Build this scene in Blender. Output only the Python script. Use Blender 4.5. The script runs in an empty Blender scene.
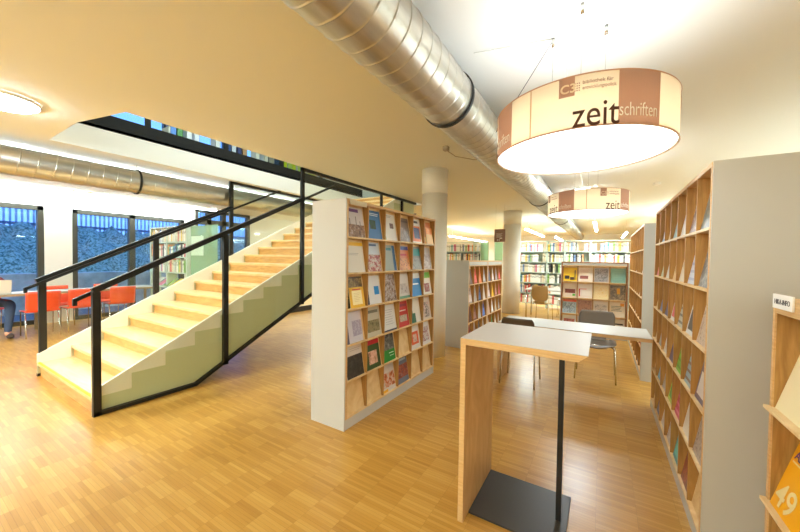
import bpy, bmesh, math, random
from mathutils import Vector, Matrix
R = math.radians
rnd = random.Random(7)
scene = bpy.context.scene
col = scene.collection
EYE = 1.45
CEIL = 2.77
UP = 3.09

# ------------------------------------------------------------------ materials
def lin(c):
    return tuple(((v/255)/12.92 if v/255 <= .04045 else ((v/255+.055)/1.055)**2.4) for v in c[:3]) + (1,)

class N:
    def __init__(s, name):
        s.m = bpy.data.materials.new(name); s.m.use_nodes = True
        s.t = s.m.node_tree; s.t.nodes.clear()
        s.out = s.add('ShaderNodeOutputMaterial')
    def add(s, ty, **k):
        n = s.t.nodes.new(ty)
        for a, v in k.items(): setattr(n, a, v)
        return n
    def link(s, a, b): s.t.links.new(a, b)
    def math(s, op, a, b=None):
        n = s.add('ShaderNodeMath', operation=op)
        for i, v in enumerate((a, b)):
            if v is None: continue
            if isinstance(v, (int, float)): n.inputs[i].default_value = v
            else: s.link(v, n.inputs[i])
        return n.outputs[0]

def mat(name, c, rough=.5, metal=0, coat=0, bump=0, bscale=60, vary=0, vscale=8, spec=.5, stretch=None):
    n = N(name); p = n.add('ShaderNodeBsdfPrincipled')
    p.inputs['Base Color'].default_value = lin(c)
    p.inputs['Roughness'].default_value = rough
    p.inputs['Metallic'].default_value = metal
    p.inputs['Coat Weight'].default_value = coat
    p.inputs['Specular IOR Level'].default_value = spec
    tc = n.add('ShaderNodeTexCoord'); src = tc.outputs['Object']
    if stretch:
        mp = n.add('ShaderNodeMapping'); mp.inputs['Scale'].default_value = stretch
        n.link(src, mp.inputs['Vector']); src = mp.outputs[0]
    if vary:
        t = n.add('ShaderNodeTexNoise'); t.inputs['Scale'].default_value = vscale; t.inputs['Detail'].default_value = 4
        n.link(src, t.inputs['Vector'])
        r = n.add('ShaderNodeValToRGB')
        r.color_ramp.elements[0].position = .3; r.color_ramp.elements[1].position = .7
        r.color_ramp.elements[0].color = lin([max(0, v*(1-vary)) for v in c])
        r.color_ramp.elements[1].color = lin([min(255, v*(1+vary)) for v in c])
        n.link(t.outputs['Fac'], r.inputs[0]); n.link(r.outputs[0], p.inputs['Base Color'])
    if bump:
        t = n.add('ShaderNodeTexNoise'); t.inputs['Scale'].default_value = bscale
        n.link(src, t.inputs['Vector'])
        b = n.add('ShaderNodeBump'); b.inputs['Strength'].default_value = bump; b.inputs['Distance'].default_value = .002
        n.link(t.outputs['Fac'], b.inputs['Height']); n.link(b.outputs[0], p.inputs['Normal'])
    n.link(p.outputs[0], n.out.inputs[0])
    return n.m

def emis(name, c, s):
    n = N(name); e = n.add('ShaderNodeEmission')
    e.inputs[0].default_value = lin(c); e.inputs[1].default_value = s
    n.link(e.outputs[0], n.out.inputs[0]); return n.m

def glass(name, tint=(255, 255, 255), gloss=.1, frost=0, fc=(200, 210, 190)):
    n = N(name)
    t = n.add('ShaderNodeBsdfTransparent'); t.inputs[0].default_value = lin(tint)
    g = n.add('ShaderNodeBsdfGlossy'); g.inputs['Roughness'].default_value = .02
    lw = n.add('ShaderNodeLayerWeight'); fo = n.math('ADD', n.math('MULTIPLY', n.math('POWER', lw.outputs['Facing'], 4.0), .45), .03)
    m = n.add('ShaderNodeMixShader'); n.link(fo, m.inputs[0]); n.link(t.outputs[0], m.inputs[1]); n.link(g.outputs[0], m.inputs[2])
    last = m.outputs[0]
    if frost:
        d = n.add('ShaderNodeBsdfDiffuse'); d.inputs[0].default_value = lin(fc)
        tr = n.add('ShaderNodeBsdfTranslucent'); tr.inputs[0].default_value = lin(fc)
        a = n.add('ShaderNodeMixShader'); n.link(d.outputs[0], a.inputs[1]); n.link(tr.outputs[0], a.inputs[2])
        b = n.add('ShaderNodeMixShader'); b.inputs[0].default_value = frost
        n.link(last, b.inputs[1]); n.link(a.outputs[0], b.inputs[2]); last = b.outputs[0]
    n.link(last, n.out.inputs[0]); return n.m

def parquet():
    n = N('oak_parquet'); p = n.add('ShaderNodeBsdfPrincipled')
    g = n.add('ShaderNodeNewGeometry'); sx = n.add('ShaderNodeSeparateXYZ'); n.link(g.outputs['Position'], sx.inputs[0])
    X, Y = sx.outputs[0], sx.outputs[1]
    u = n.math('DIVIDE', X, .2); ui = n.math('FLOOR', u)
    v = n.math('DIVIDE', Y, .0215); vi = n.math('FLOOR', v)
    c1 = n.add('ShaderNodeCombineXYZ'); n.link(ui, c1.inputs[0]); n.link(vi, c1.inputs[1])
    w1 = n.add('ShaderNodeTexWhiteNoise', noise_dimensions='3D'); n.link(c1.outputs[0], w1.inputs[0])
    wc = n.add('ShaderNodeTexWhiteNoise', noise_dimensions='1D'); n.link(ui, wc.inputs['W'])
    gi = n.math('FLOOR', n.math('ADD', n.math('DIVIDE', vi, 7), n.math('MULTIPLY', wc.outputs[0], .9)))
    c2 = n.add('ShaderNodeCombineXYZ'); n.link(ui, c2.inputs[0]); n.link(gi, c2.inputs[1]); c2.inputs[2].default_value = 3
    w2 = n.add('ShaderNodeTexWhiteNoise', noise_dimensions='3D'); n.link(c2.outputs[0], w2.inputs[0])
    mp = n.add('ShaderNodeMapping'); mp.inputs['Scale'].default_value = (6, 160, 1); n.link(g.outputs['Position'], mp.inputs[0])
    gr = n.add('ShaderNodeTexNoise'); gr.inputs['Scale'].default_value = 1; gr.inputs['Detail'].default_value = 3; n.link(mp.outputs[0], gr.inputs[0])
    s = n.math('ADD', n.math('MULTIPLY', w1.outputs[0], .40), n.math('MULTIPLY', w2.outputs[0], .26))
    s = n.math('ADD', s, n.math('MULTIPLY', gr.outputs['Fac'], .4))
    r = n.add('ShaderNodeValToRGB'); e = r.color_ramp.elements
    e[0].position = .1; e[0].color = lin((172, 121, 46)); e[1].position = 1; e[1].color = lin((212, 166, 86))
    k = e.new(.55); k.color = lin((194, 143, 62))
    n.link(s, r.inputs[0])
    fy = n.math('FRACT', v); fx = n.math('FRACT', u)
    ln = n.math('MAXIMUM', n.math('LESS_THAN', fy, .07), n.math('LESS_THAN', fx, .008))
    mx = n.add('ShaderNodeMix', data_type='RGBA'); n.link(n.math('MULTIPLY', ln, .35), mx.inputs[0])
    n.link(r.outputs[0], mx.inputs[6]); mx.inputs[7].default_value = lin((110, 66, 25))
    n.link(mx.outputs[2], p.inputs['Base Color'])
    p.inputs['Roughness'].default_value = .36
    p.inputs['Coat Weight'].default_value = .3; p.inputs['Coat Roughness'].default_value = .22; p.inputs['Specular IOR Level'].default_value = .3
    n.link(p.outputs[0], n.out.inputs[0]); return n.m

def wood(name, a, b, scale=(3, 3, 40), rough=.45, dist=2.5):
    n = N(name); p = n.add('ShaderNodeBsdfPrincipled'); tc = n.add('ShaderNodeTexCoord')
    mp = n.add('ShaderNodeMapping'); mp.inputs['Scale'].default_value = scale; n.link(tc.outputs['Object'], mp.inputs[0])
    t = n.add('ShaderNodeTexNoise'); t.inputs['Scale'].default_value = 1.6; t.inputs['Detail'].default_value = 5; t.inputs['Distortion'].default_value = dist
    n.link(mp.outputs[0], t.inputs[0])
    r = n.add('ShaderNodeValToRGB'); e = r.color_ramp.elements
    e[0].position = .32; e[0].color = lin(a); e[1].position = .68; e[1].color = lin(b)
    n.link(t.outputs['Fac'], r.inputs[0]); n.link(r.outputs[0], p.inputs['Base Color'])
    p.inputs['Roughness'].default_value = rough
    n.link(p.outputs[0], n.out.inputs[0]); return n.m

def picture(name, cols, scale=14, seed=0):
    """a printed photo: patches of the given inks"""
    n = N(name); p = n.add('ShaderNodeBsdfPrincipled'); tc = n.add('ShaderNodeTexCoord')
    mp = n.add('ShaderNodeMapping'); mp.inputs['Location'].default_value = (seed*1.7, seed*.9, seed*2.3); n.link(tc.outputs['Object'], mp.inputs[0])
    t = n.add('ShaderNodeTexNoise'); t.inputs['Scale'].default_value = scale; t.inputs['Detail'].default_value = 4; t.inputs['Roughness'].default_value = .7
    n.link(mp.outputs[0], t.inputs[0])
    r = n.add('ShaderNodeValToRGB'); r.color_ramp.interpolation = 'LINEAR'
    while len(r.color_ramp.elements) < len(cols): r.color_ramp.elements.new(.5)
    for i, c in enumerate(cols):
        r.color_ramp.elements[i].position = .3 + .42*i/max(1, len(cols)-1); r.color_ramp.elements[i].color = lin(c)
    n.link(t.outputs['Fac'], r.inputs[0]); n.link(r.outputs[0], p.inputs['Base Color'])
    p.inputs['Roughness'].default_value = .3
    n.link(p.outputs[0], n.out.inputs[0]); return n.m

_ink = {}
def ink(c):
    c = tuple(c)
    if c not in _ink: _ink[c] = mat('print_%d_%d_%d' % c, c, .38)
    return _ink[c]

M = dict(
    wall=mat('white_wall_paint', (232, 228, 218), .8, bump=.1, bscale=200),
    ceil=mat('white_ceiling_paint', (232, 231, 222), .85, bump=.1, bscale=120),
    column=mat('cream_column_paint', (240, 234, 220), .7, bump=.1, bscale=150),
    floor=parquet(),
    lacquer=mat('white_lacquer_panel', (200, 198, 192), .35, bump=.05, bscale=300),
    ply=wood('birch_ply_edge', (208, 164, 106), (224, 184, 128), (2, 2, 30)),
    oak=wood('oak_veneer', (158, 112, 54), (190, 142, 76), (14, 14, 1.2)),
    darkoak=wood('dark_oak_edge', (134, 84, 44), (164, 108, 60), (14, 14, 1.2)),
    birch=wood('birch_board', (222, 186, 128), (240, 212, 160), (3, 3, 3)),
    birchleg=wood('birch_plywood_face', (206, 160, 104), (226, 186, 130), (4, 4, 1.2)),
    greylac=mat('grey_white_lacquer', (190, 185, 175), .35, bump=.05, bscale=300),
    white=mat('white_laminate', (196, 188, 178), .42),
    steel=mat('black_painted_steel', (36, 35, 32), .38, .3),
    dsteel=mat('dark_grey_steel_plate', (66, 62, 58), .4, .35),
    chrome=mat('chrome', (215, 215, 210), .16, 1),
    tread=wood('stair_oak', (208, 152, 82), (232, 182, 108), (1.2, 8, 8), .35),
    treadtop=wood('stair_oak_tread_lit', (232, 190, 128), (246, 214, 160), (1.2, 8, 8), .3),  # paler than the risers: some wear, plus light on treads put into the colour
    stringer=mat('cream_stringer_paint', (246, 238, 222), .5),
    yellow=mat('yellow_nosing_tape', (250, 220, 20), .5),
    red=mat('orange_red_plastic', (243, 82, 44), .35),
    greyshell=mat('taupe_plastic_shell', (118, 106, 92), .45),
    brownshell=mat('dark_brown_shell', (92, 72, 48), .45),
    tanshell=mat('tan_ply_shell', (176, 140, 84), .4),
    whiteshell=mat('white_chair_shell', (232, 232, 222), .4),
    shelfsteel=mat('grey_green_shelf_steel', (200, 212, 198), .45),
    paper=mat('white_paper', (245, 243, 236), .6),
    clear=glass('clear_glass', (252, 255, 252)),
    flank=mat('sage_satin_panel', (208, 208, 168), .3),
    frost=glass('frosted_side_glass', (230, 240, 215), frost=.93, fc=(205, 204, 165)),
    greenglass=glass('green_tinted_glass', (214, 236, 218), frost=.45, fc=(200, 226, 200)),
    winglass=glass('window_glass', (235, 245, 255)),
    frame=mat('dark_bronze_frame', (74, 72, 62), .4, .4),
    tabletop=mat('grey_linoleum_top', (176, 172, 160), .5),
    tableedge=wood('table_edge_wood', (150, 128, 92), (180, 156, 116), (2, 20, 20)),
    concrete=mat('outdoor_concrete', (205, 205, 200), .85, vary=.15, vscale=3),
    clamp=mat('black_rubber_clamp', (28, 28, 26), .6),
    brown=mat('brown_sign_board', (142, 112, 98), .6),
    bulb=emis('ceiling_disc_glow', (228, 246, 255), 56),
    tube=emis('tube_glow', (234, 254, 252), 22),
    cove=emis('cove_tube_glow', (232, 249, 255), 17),
    diff=emis('drum_diffuser_glow', (238, 244, 250), 2.5),
    lampup=emis('drum_inner_tube_glow', (234, 245, 255), 8),
)
def duct_mat():
    n = N('galvanised_spiral_duct'); p = n.add('ShaderNodeBsdfPrincipled')
    tc = n.add('ShaderNodeTexCoord'); mp = n.add('ShaderNodeMapping'); mp.inputs['Scale'].default_value = (5, .7, 5)
    n.link(tc.outputs['Object'], mp.inputs[0])
    t = n.add('ShaderNodeTexNoise'); t.inputs['Scale'].default_value = 3; t.inputs['Detail'].default_value = 5; n.link(mp.outputs[0], t.inputs[0])
    r = n.add('ShaderNodeValToRGB'); r.color_ramp.elements[0].position = .3; r.color_ramp.elements[1].position = .75
    r.color_ramp.elements[0].color = lin((184, 182, 174)); r.color_ramp.elements[1].color = lin((222, 220, 212))
    n.link(t.outputs[0], r.inputs[0]); n.link(r.outputs[0], p.inputs['Base Color'])
    p.inputs['Metallic'].default_value = .92; p.inputs['Roughness'].default_value = .36
    n.link(p.outputs[0], n.out.inputs[0]); return n.m
M['duct'] = duct_mat()
def fabric(name, c):
    n = N(name); d = n.add('ShaderNodeBsdfDiffuse'); d.inputs[0].default_value = lin(c)
    t = n.add('ShaderNodeBsdfTranslucent'); t.inputs[0].default_value = lin(c)
    m = n.add('ShaderNodeMixShader'); m.inputs[0].default_value = .45
    n.link(d.outputs[0], m.inputs[1]); n.link(t.outputs[0], m.inputs[2]); n.link(m.outputs[0], n.out.inputs[0]); return n.m
M['shade'] = fabric('cream_lamp_fabric', (252, 238, 214))
M['shadebrown'] = fabric('brown_printed_fabric', (200, 164, 148))
M['shadedark'] = fabric('dark_brown_print', (110, 78, 66))

# ------------------------------------------------------------------ mesh helpers
class MB:
    def __init__(s): s.b = bmesh.new(); s.mats = []
    def mi(s, m):
        if m not in s.mats: s.mats.append(m)
        return s.mats.index(m)
    def box(s, x0, x1, y0, y1, z0, z1, m=None, bev=0, mtx=None):
        g = bmesh.ops.create_cube(s.b, size=1)
        vs = g['verts']
        bmesh.ops.scale(s.b, vec=(abs(x1-x0), abs(y1-y0), abs(z1-z0)), verts=vs)
        bmesh.ops.translate(s.b, vec=((x0+x1)/2, (y0+y1)/2, (z0+z1)/2), verts=vs)
        fs = {f for v in vs for f in v.link_faces}
        if bev:
            r = bmesh.ops.bevel(s.b, geom=list({e for v in vs for e in v.link_edges}), offset=bev, segments=2, affect='EDGES', profile=.5)
            fs = set(r['faces']) | {f for f in fs if f.is_valid}
            vs = list({v for f in fs for v in f.verts})
        if m is not None:
            i = s.mi(m)
            for f in fs: f.material_index = i
        if mtx is not None: bmesh.ops.transform(s.b, matrix=mtx, verts=vs)
        return s
    def poly(s, pts, m=None):
        vs = [s.b.verts.new(p) for p in pts]; f = s.b.faces.new(vs)
        if m is not None: f.material_index = s.mi(m)
        return f
    def prism(s, pts, axis, a, b, m=None):
        """outline pts (2D) extruded from a to b along axis"""
        def P(p, t): return {'X': (t, p[0], p[1]), 'Y': (p[0], t, p[1]), 'Z': (p[0], p[1], t)}[axis]
        A = [s.b.verts.new(P(p, a)) for p in pts]; B = [s.b.verts.new(P(p, b)) for p in pts]
        n = len(pts); fs = [s.b.faces.new(A), s.b.faces.new(B[::-1])]
        for i in range(n): fs.append(s.b.faces.new((A[i], B[i], B[(i+1) % n], A[(i+1) % n])))
        bmesh.ops.recalc_face_normals(s.b, faces=fs)
        if m is not None:
            for f in fs: f.material_index = s.mi(m)
        return s
    def tube(s, pts, r, n=10, m=None, caps=True):
        pts = [Vector(p) for p in pts]; rings = []; up = None
        rr = r if isinstance(r, (list, tuple)) else [r]*len(pts)
        for i, p in enumerate(pts):
            if i == 0: d = pts[1]-p
            elif i == len(pts)-1: d = p-pts[i-1]
            else: d = (pts[i+1]-p).normalized()+(p-pts[i-1]).normalized()
            d.normalize()
            if up is None:
                up = Vector((0, 0, 1)) if abs(d.z) < .9 else Vector((1, 0, 0))
            a = d.cross(up).normalized(); up = a.cross(d).normalized()
            rings.append([s.b.verts.new(p+a*math.cos(2*math.pi*k/n)*rr[i]+up*math.sin(2*math.pi*k/n)*rr[i]) for k in range(n)])
        fs = []
        for A, B in zip(rings, rings[1:]):
            for k in range(n): fs.append(s.b.faces.new((A[k], A[(k+1) % n], B[(k+1) % n], B[k])))
        for f in fs: f.smooth = True
        if caps: fs += [s.b.faces.new(rings[0][::-1]), s.b.faces.new(rings[-1])]
        if m is not None:
            for f in fs: f.material_index = s.mi(m)
        return s
    def lathe(s, prof, n=48, axis='Z', m=None, close=False):
        """profile [(r, h)...] about the axis"""
        rings = []
        for r, h in prof:
            ring = []
            for k in range(n):
                a = 2*math.pi*k/n; c, d = r*math.cos(a), r*math.sin(a)
                ring.append(s.b.verts.new((c, d, h) if axis == 'Z' else (c, h, d)))
            rings.append(ring)
        fs = []
        for A, B in zip(rings, rings[1:]):
            for k in range(n): fs.append(s.b.faces.new((A[k], A[(k+1) % n], B[(k+1) % n], B[k])))
        for f in fs: f.smooth = True
        if close: fs += [s.b.faces.new(rings[0][::-1]), s.b.faces.new(rings[-1])]
        bmesh.ops.recalc_face_normals(s.b, faces=fs)
        if m is not None:
            for f in fs: f.material_index = s.mi(m)
        return s
    def sheet(s, fn, nu, nv, th, m=None):
        P = [[Vector(fn(i/nu, j/nv)) for j in range(nv+1)] for i in range(nu+1)]
        A = [[None]*(nv+1) for _ in range(nu+1)]; B = [[None]*(nv+1) for _ in range(nu+1)]
        for i in range(nu+1):
            for j in range(nv+1):
                du = P[min(i+1, nu)][j]-P[max(i-1, 0)][j]; dv = P[i][min(j+1, nv)]-P[i][max(j-1, 0)]
                nn = du.cross(dv); nn = nn.normalized() if nn.length > 1e-9 else Vector((0, 0, 1))
                A[i][j] = s.b.verts.new(P[i][j]+nn*th/2); B[i][j] = s.b.verts.new(P[i][j]-nn*th/2)
        fs = []
        for i in range(nu):
            for j in range(nv):
                fs.append(s.b.faces.new((A[i][j], A[i+1][j], A[i+1][j+1], A[i][j+1])))
                fs.append(s.b.faces.new((B[i][j+1], B[i+1][j+1], B[i+1][j], B[i][j])))
        for i in range(nu):
            for j in (0, nv): fs.append(s.b.faces.new((A[i][j], B[i][j], B[i+1][j], A[i+1][j])))
        for j in range(nv):
            for i in (0, nu): fs.append(s.b.faces.new((A[i][j], A[i][j+1], B[i][j+1], B[i][j])))
        bmesh.ops.recalc_face_normals(s.b, faces=fs)
        for f in fs:
            f.smooth = True
            if m is not None: f.material_index = s.mi(m)
        return s
    def mesh(s, name, default=None):
        me = bpy.data.meshes.new(name)
        s.b.to_mesh(me); s.b.free()
        ms = s.mats or ([default] if default else [])
        for m in ms: me.materials.append(m)
        return me
    def build(s, name, m=None, parent=None, loc=(0, 0, 0), rot=(0, 0, 0)):
        o = bpy.data.objects.new(name, s.mesh(name, m)); col.objects.link(o)
        o.parent = parent; o.location = loc; o.rotation_euler = rot
        return o

def tag(o, label, cat, group=None, kind=None):
    if label: o['label'] = label
    if cat: o['category'] = cat
    if group: o['group'] = group
    if kind: o['kind'] = kind
    return o
def thing(name, label, cat, loc=(0, 0, 0), rz=0, group=None):
    o = bpy.data.objects.new(name, None); col.objects.link(o)
    o.location = loc; o.rotation_euler = (0, 0, rz); o.empty_display_size = .1
    return tag(o, label, cat, group)
def struct(o): o['kind'] = 'structure'; return o
def B(name, m, parent, *a, bev=0):
    return MB().box(*a, bev=bev).build(name, m, parent)
def dup(root, loc=None, rz=None, label=None, group=None):
    r = root.copy(); col.objects.link(r)
    if loc is not None: r.location = loc
    if rz is not None: r.rotation_euler = (0, 0, rz)
    if label: r['label'] = label
    if group: r['group'] = group
    for ch in list(root.children):
        c = ch.copy(); col.objects.link(c); c.parent = r
        for g in list(ch.children):
            d = g.copy(); col.objects.link(d); d.parent = c
    return r
ORD = ['first', 'second', 'third', 'fourth', 'fifth', 'sixth', 'seventh', 'eighth']

# ------------------------------------------------------------------ room shell
struct(B('floor', M['floor'], None, -10, 2.7, -3.2, 19, -.1, 0))
VX0, VX1, VY0, VY1 = -5.5, -3.8, 1.14, 7.2      # stairwell opening in the slab
s = MB()
s.box(-10, VX0, -3.2, 19, CEIL, UP); s.box(VX1, 2.7, -3.2, 19, CEIL, UP); s.box(VX0, VX1, VY1, 19, CEIL, UP)
s.prism([(VX0, -3.2), (VX1, -3.2), (VX1, 1.29), (-4.54, VY0), (VX0, VY0)], 'Z', CEIL, UP)
struct(s.build('ceiling', M['ceil']))
struct(B('wall_right', M['wall'], None, 2.6, 2.75, -3.2, 19, 0, 5.8))
struct(B('wall_back', M['wall'], None, -10, 2.7, 19, 19.15, 0, 5.8))
struct(B('wall_front', M['wall'], None, -10, 2.7, -3.35, -3.2, 0, 5.8))
struct(B('ceiling_upper', M['ceil'], None, -10, 2.7, -3.2, 19, 5.7, 5.85))
WX = -9.8
w = MB()
HEAD = 2.42
def wallbox(y0, y1, z0, z1): w.box(WX-.2, WX, y0, y1, z0, z1)
wallbox(-3.2, -1.2, 0, HEAD); wallbox(1.95, 2.37, 0, HEAD); wallbox(4.62, 4.9, 0, HEAD); wallbox(6.6, 19, 0, HEAD)
wallbox(-3.2, 4.9, HEAD, 4.2); wallbox(6.6, 19, HEAD, 4.2); wallbox(4.9, 6.6, 2.78, 4.2)
wallbox(-3.2, 2.6, 4.2, 5.2); wallbox(7.3, 19, 4.2, 5.2); wallbox(-3.2, 19, 5.2, 5.8)
struct(w.build('wall_left', M['wall']))
def window(name, y0, y1, z0, z1, mull=(), trans=None):
    o = bpy.data.objects.new(name, None); col.objects.link(o); o.location = (WX-.1, 0, 0); struct(o)
    f = MB(); t = .09; a, b = -.05, .08
    f.box(a, b, y0, y0+t, z0, z1); f.box(a, b, y1-t, y1, z0, z1); f.box(a, b, y0, y1, z1-t, z1); f.box(a, b, y0, y1, z0, z0+t)
    for y in mull: f.box(a, b, y-.06, y+.06, z0, z1)
    if trans: f.box(a, b, y0, y1, trans-.07, trans+.07)
    f.build('window_frame', M['frame'], o)
    MB().box(-.005, .005, y0, y1, z0, z1).build('window_pane', M['winglass'], o)
    return o
window('window_1', -1.2, 1.95, 0, HEAD, (.3,))
window('window_2', 2.37, 4.62, 0, HEAD, (3.45,))
window('door_1', 4.9, 6.6, 0, 2.78, (5.3, 5.75), 2.42)
window('window_3', 2.6, 7.3, 4.2, 5.2, (4.2, 5.8))

# bank, low wall and fence outside
struct(B('ground_outside', mat('outdoor_paving', (96, 104, 112), .9), None, -16, -10, -4, 12, -.12, -.02))
tag(B('retaining_wall', M['concrete'], None, -12.2, -11.8, -4, 12, -.02, .95), 'low concrete wall outside the blue dusk windows', 'wall', kind='structure')
bk = MB()
for i in range(40):
    for j in range(8): pass
def bank(u, v):
    if v < .01: return (-12.28, -4+16*u, -.02)
    y = -4+16*u; x = -12.3-2.3*v
    return (x, y, .72+1.55*v+.10*math.sin(9*y+5*v)+.08*math.sin(23*y+11*v))
bk.sheet(bank, 90, 14, .05)
tag(bk.build('foliage_bank', picture('ivy_foliage', [(8, 20, 18), (50, 96, 70), (170, 196, 176), (16, 40, 44)], 15)), 'dark ivy growing on the bank outside the windows', 'ivy', kind='stuff')
fe = thing('slat_fence', 'pale vertical slat fence on top of the bank outside the windows', 'fence', (-14.9, 4, 2.1))
fm = MB()
for i in range(133): fm.box(-.01, .01, -8+i*.12, -8+i*.12+.05, 0, 2.1)
fm.build('slat_panel', mat('fence_slats', (190, 208, 230), .7), fe)
MB().box(.01, .05, -8, 8, .2, .28).box(.01, .05, -8, 8, 1.3, 1.38).build('fence_rail', mat('fence_rail_wood', (110, 130, 160), .7), fe)

# ------------------------------------------------------------------ columns
def column(x, y, r, z0, z1, label):
    t = thing('round_column', label, 'column', (x, y, 0)); t['kind'] = 'structure'
    MB().lathe([(r, z0), (r, z1-.36)], 64, close=True).build('column_shaft', M['column'], t)
    MB().lathe([(r+.004, z1-.36), (r+.004, z1)], 64, close=True).build('column_collar', M['column'], t)
column(-2.17, 4.5, .19, 0, CEIL, 'round cream column standing behind the freestanding magazine shelf')
column(-2.13, 9.3, .23, 0, CEIL, 'round bright column beside the distant reading table')

# ------------------------------------------------------------------ ducts
def duct(name, x, z, r, y0, y1, pitch, clamps, label, hang):
    t = thing(name, label, 'duct', (x, y0, z))
    prof = [(r, 0)]; y = pitch
    while y < y1-y0-.02:
        prof += [(r, y-pitch*.45), (r, y-.009), (r+.0003, y-.005), (r+.0035, y-.003), (r+.0035, y+.003), (r+.0003, y+.005), (r, y+.009)]; y += pitch
    prof.append((r, y1-y0))
    b = MB(); b.lathe(prof, 72, 'Y')
    # the seams wind: shear each ring a little along the axis
    for v in b.b.verts: v.co.y += pitch*.5*math.atan2(v.co.z, abs(v.co.x)+1e-6)/math.pi
    b.build('duct_pipe', M['duct'], t)
    for c in clamps:
        k = MB(); k.lathe([(r+.004, c-y0-.012), (r+.012, c-y0-.012), (r+.012, c-y0+.012), (r+.004, c-y0+.012)], 72, 'Y')
        k.build('pipe_clamp', M['clamp'], t)
    for c in hang:
        h = MB().tube([(0, c-y0, r+.01), (0, c-y0, CEIL-z-.002)], .004, 6); h.build('hanger_rod', M['chrome'], t)
duct('ventilation_duct', -.925, 2.535, .176, -.6, 17, .105, [2.09, 5.9, 9.2], 'large galvanised spiral duct running under the ceiling beside the drum lamps', [2.09, 5.9, 9.2])
duct('ventilation_duct', -5.88, 2.52, .167, -2.5, 9.2, .15, [2.12, 6.8], 'galvanised spiral duct running beyond the stairs, along the window side', [2.12])

# ------------------------------------------------------------------ staircase
RISE, RUN, NZ, NY = .1462, .29, .165, 1.05
XR, XL = -3.83, -5.65
NST = 20
st = thing('staircase', 'oak staircase with cream stringers and black framed glass balustrades', 'staircase', (0, 1.05, 0))
def local(y): return y-1.05
for i in range(NST):
    z = NZ+RISE*i; y = local(NY+RUN*i)
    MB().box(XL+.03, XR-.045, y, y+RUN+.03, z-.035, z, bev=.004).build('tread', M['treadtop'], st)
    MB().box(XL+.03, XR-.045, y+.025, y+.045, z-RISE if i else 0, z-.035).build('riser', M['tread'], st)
MB().box(XL+.03, XR-.045, -.001, .024, NZ-.001, NZ+.0025).build('nosing_strip', M['yellow'], st)
def profile(n):
    p = []
    for i in range(n):
        p.append((local(NY+RUN*i), NZ+RISE*i)); p.append((local(NY+RUN*(i+1)), NZ+RISE*i))
    return p
pr_ = profile(NST)
sl = RISE/RUN
def strg(x0, x1, off, name, m):
    b = MB()
    for i in range(NST):
        y = RUN*i; z = NZ+RISE*i
        b.prism([(y, z-.004), (y+RUN, z-.004), (y+RUN, z+RISE+off), (y, z+off)], 'X', x0, x1, m)
    b.build(name, m, st)
strg(XR-.045, XR-.02, .055, 'stringer', M['stringer'])
strg(XL, XL+.03, .10, 'stringer', M['stringer'])
# frosted flank under the step profile
def flank(x0, x1):
    b = MB(); cuts = [RUN*i for i in range(NST)]+[RUN*NST]
    for i in range(NST):
        y = RUN*i; z = NZ+RISE*i-.004
        lo = lambda q: max(0, (q-local(1.93))*.5)
        if y < local(1.93) < y+RUN: b.prism([(y, 0), (local(1.93), 0), (y+RUN, lo(y+RUN)), (y+RUN, z), (y, z)], 'X', x0, x1)
        else: b.prism([(y, lo(y)), (y+RUN, lo(y+RUN)), (y+RUN, z), (y, z)], 'X', x0, x1)
    b.build('side_panel', M['flank'], st)
flank(XR-.040, XR-.022); flank(XL+.004, XL+.022)
# soffit closing the underside
a, b = local(1.95), local(NY+RUN*NST)
MB().prism([(a, 0), (b, (b-a)*.5), (b, (b-a)*.5+.03), (a, .03)], 'X', XL+.03, XR-.045).build('soffit', M['wall'], st)
def bar(mb, x, y0, z0, y1, z1, w_, h_):
    """straight bar of rectangular section in the plane x=const (y given in world)"""
    d = Vector((0, y1-y0, z1-z0)); L = d.length; d.normalize()
    nrm = Vector((0, -d.z, d.y))
    c = Vector((x, local(y0), z0))
    vs = []
    for t in (0, L):
        for sx in (-w_/2, w_/2):
            for sn in (-h_/2, h_/2): vs.append(mb.b.verts.new(c+d*t+Vector((sx, 0, 0))+nrm*sn))
    for q in ((0, 1, 3, 2), (4, 6, 7, 5), (0, 4, 5, 1), (2, 3, 7, 6), (0, 2, 6, 4), (1, 5, 7, 3)): mb.b.faces.new([vs[k] for k in q])
    bmesh.ops.recalc_face_normals(mb.b, faces=mb.b.faces[:])
def railz(y): return 1.125+(y-1.056)*.4995
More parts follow.
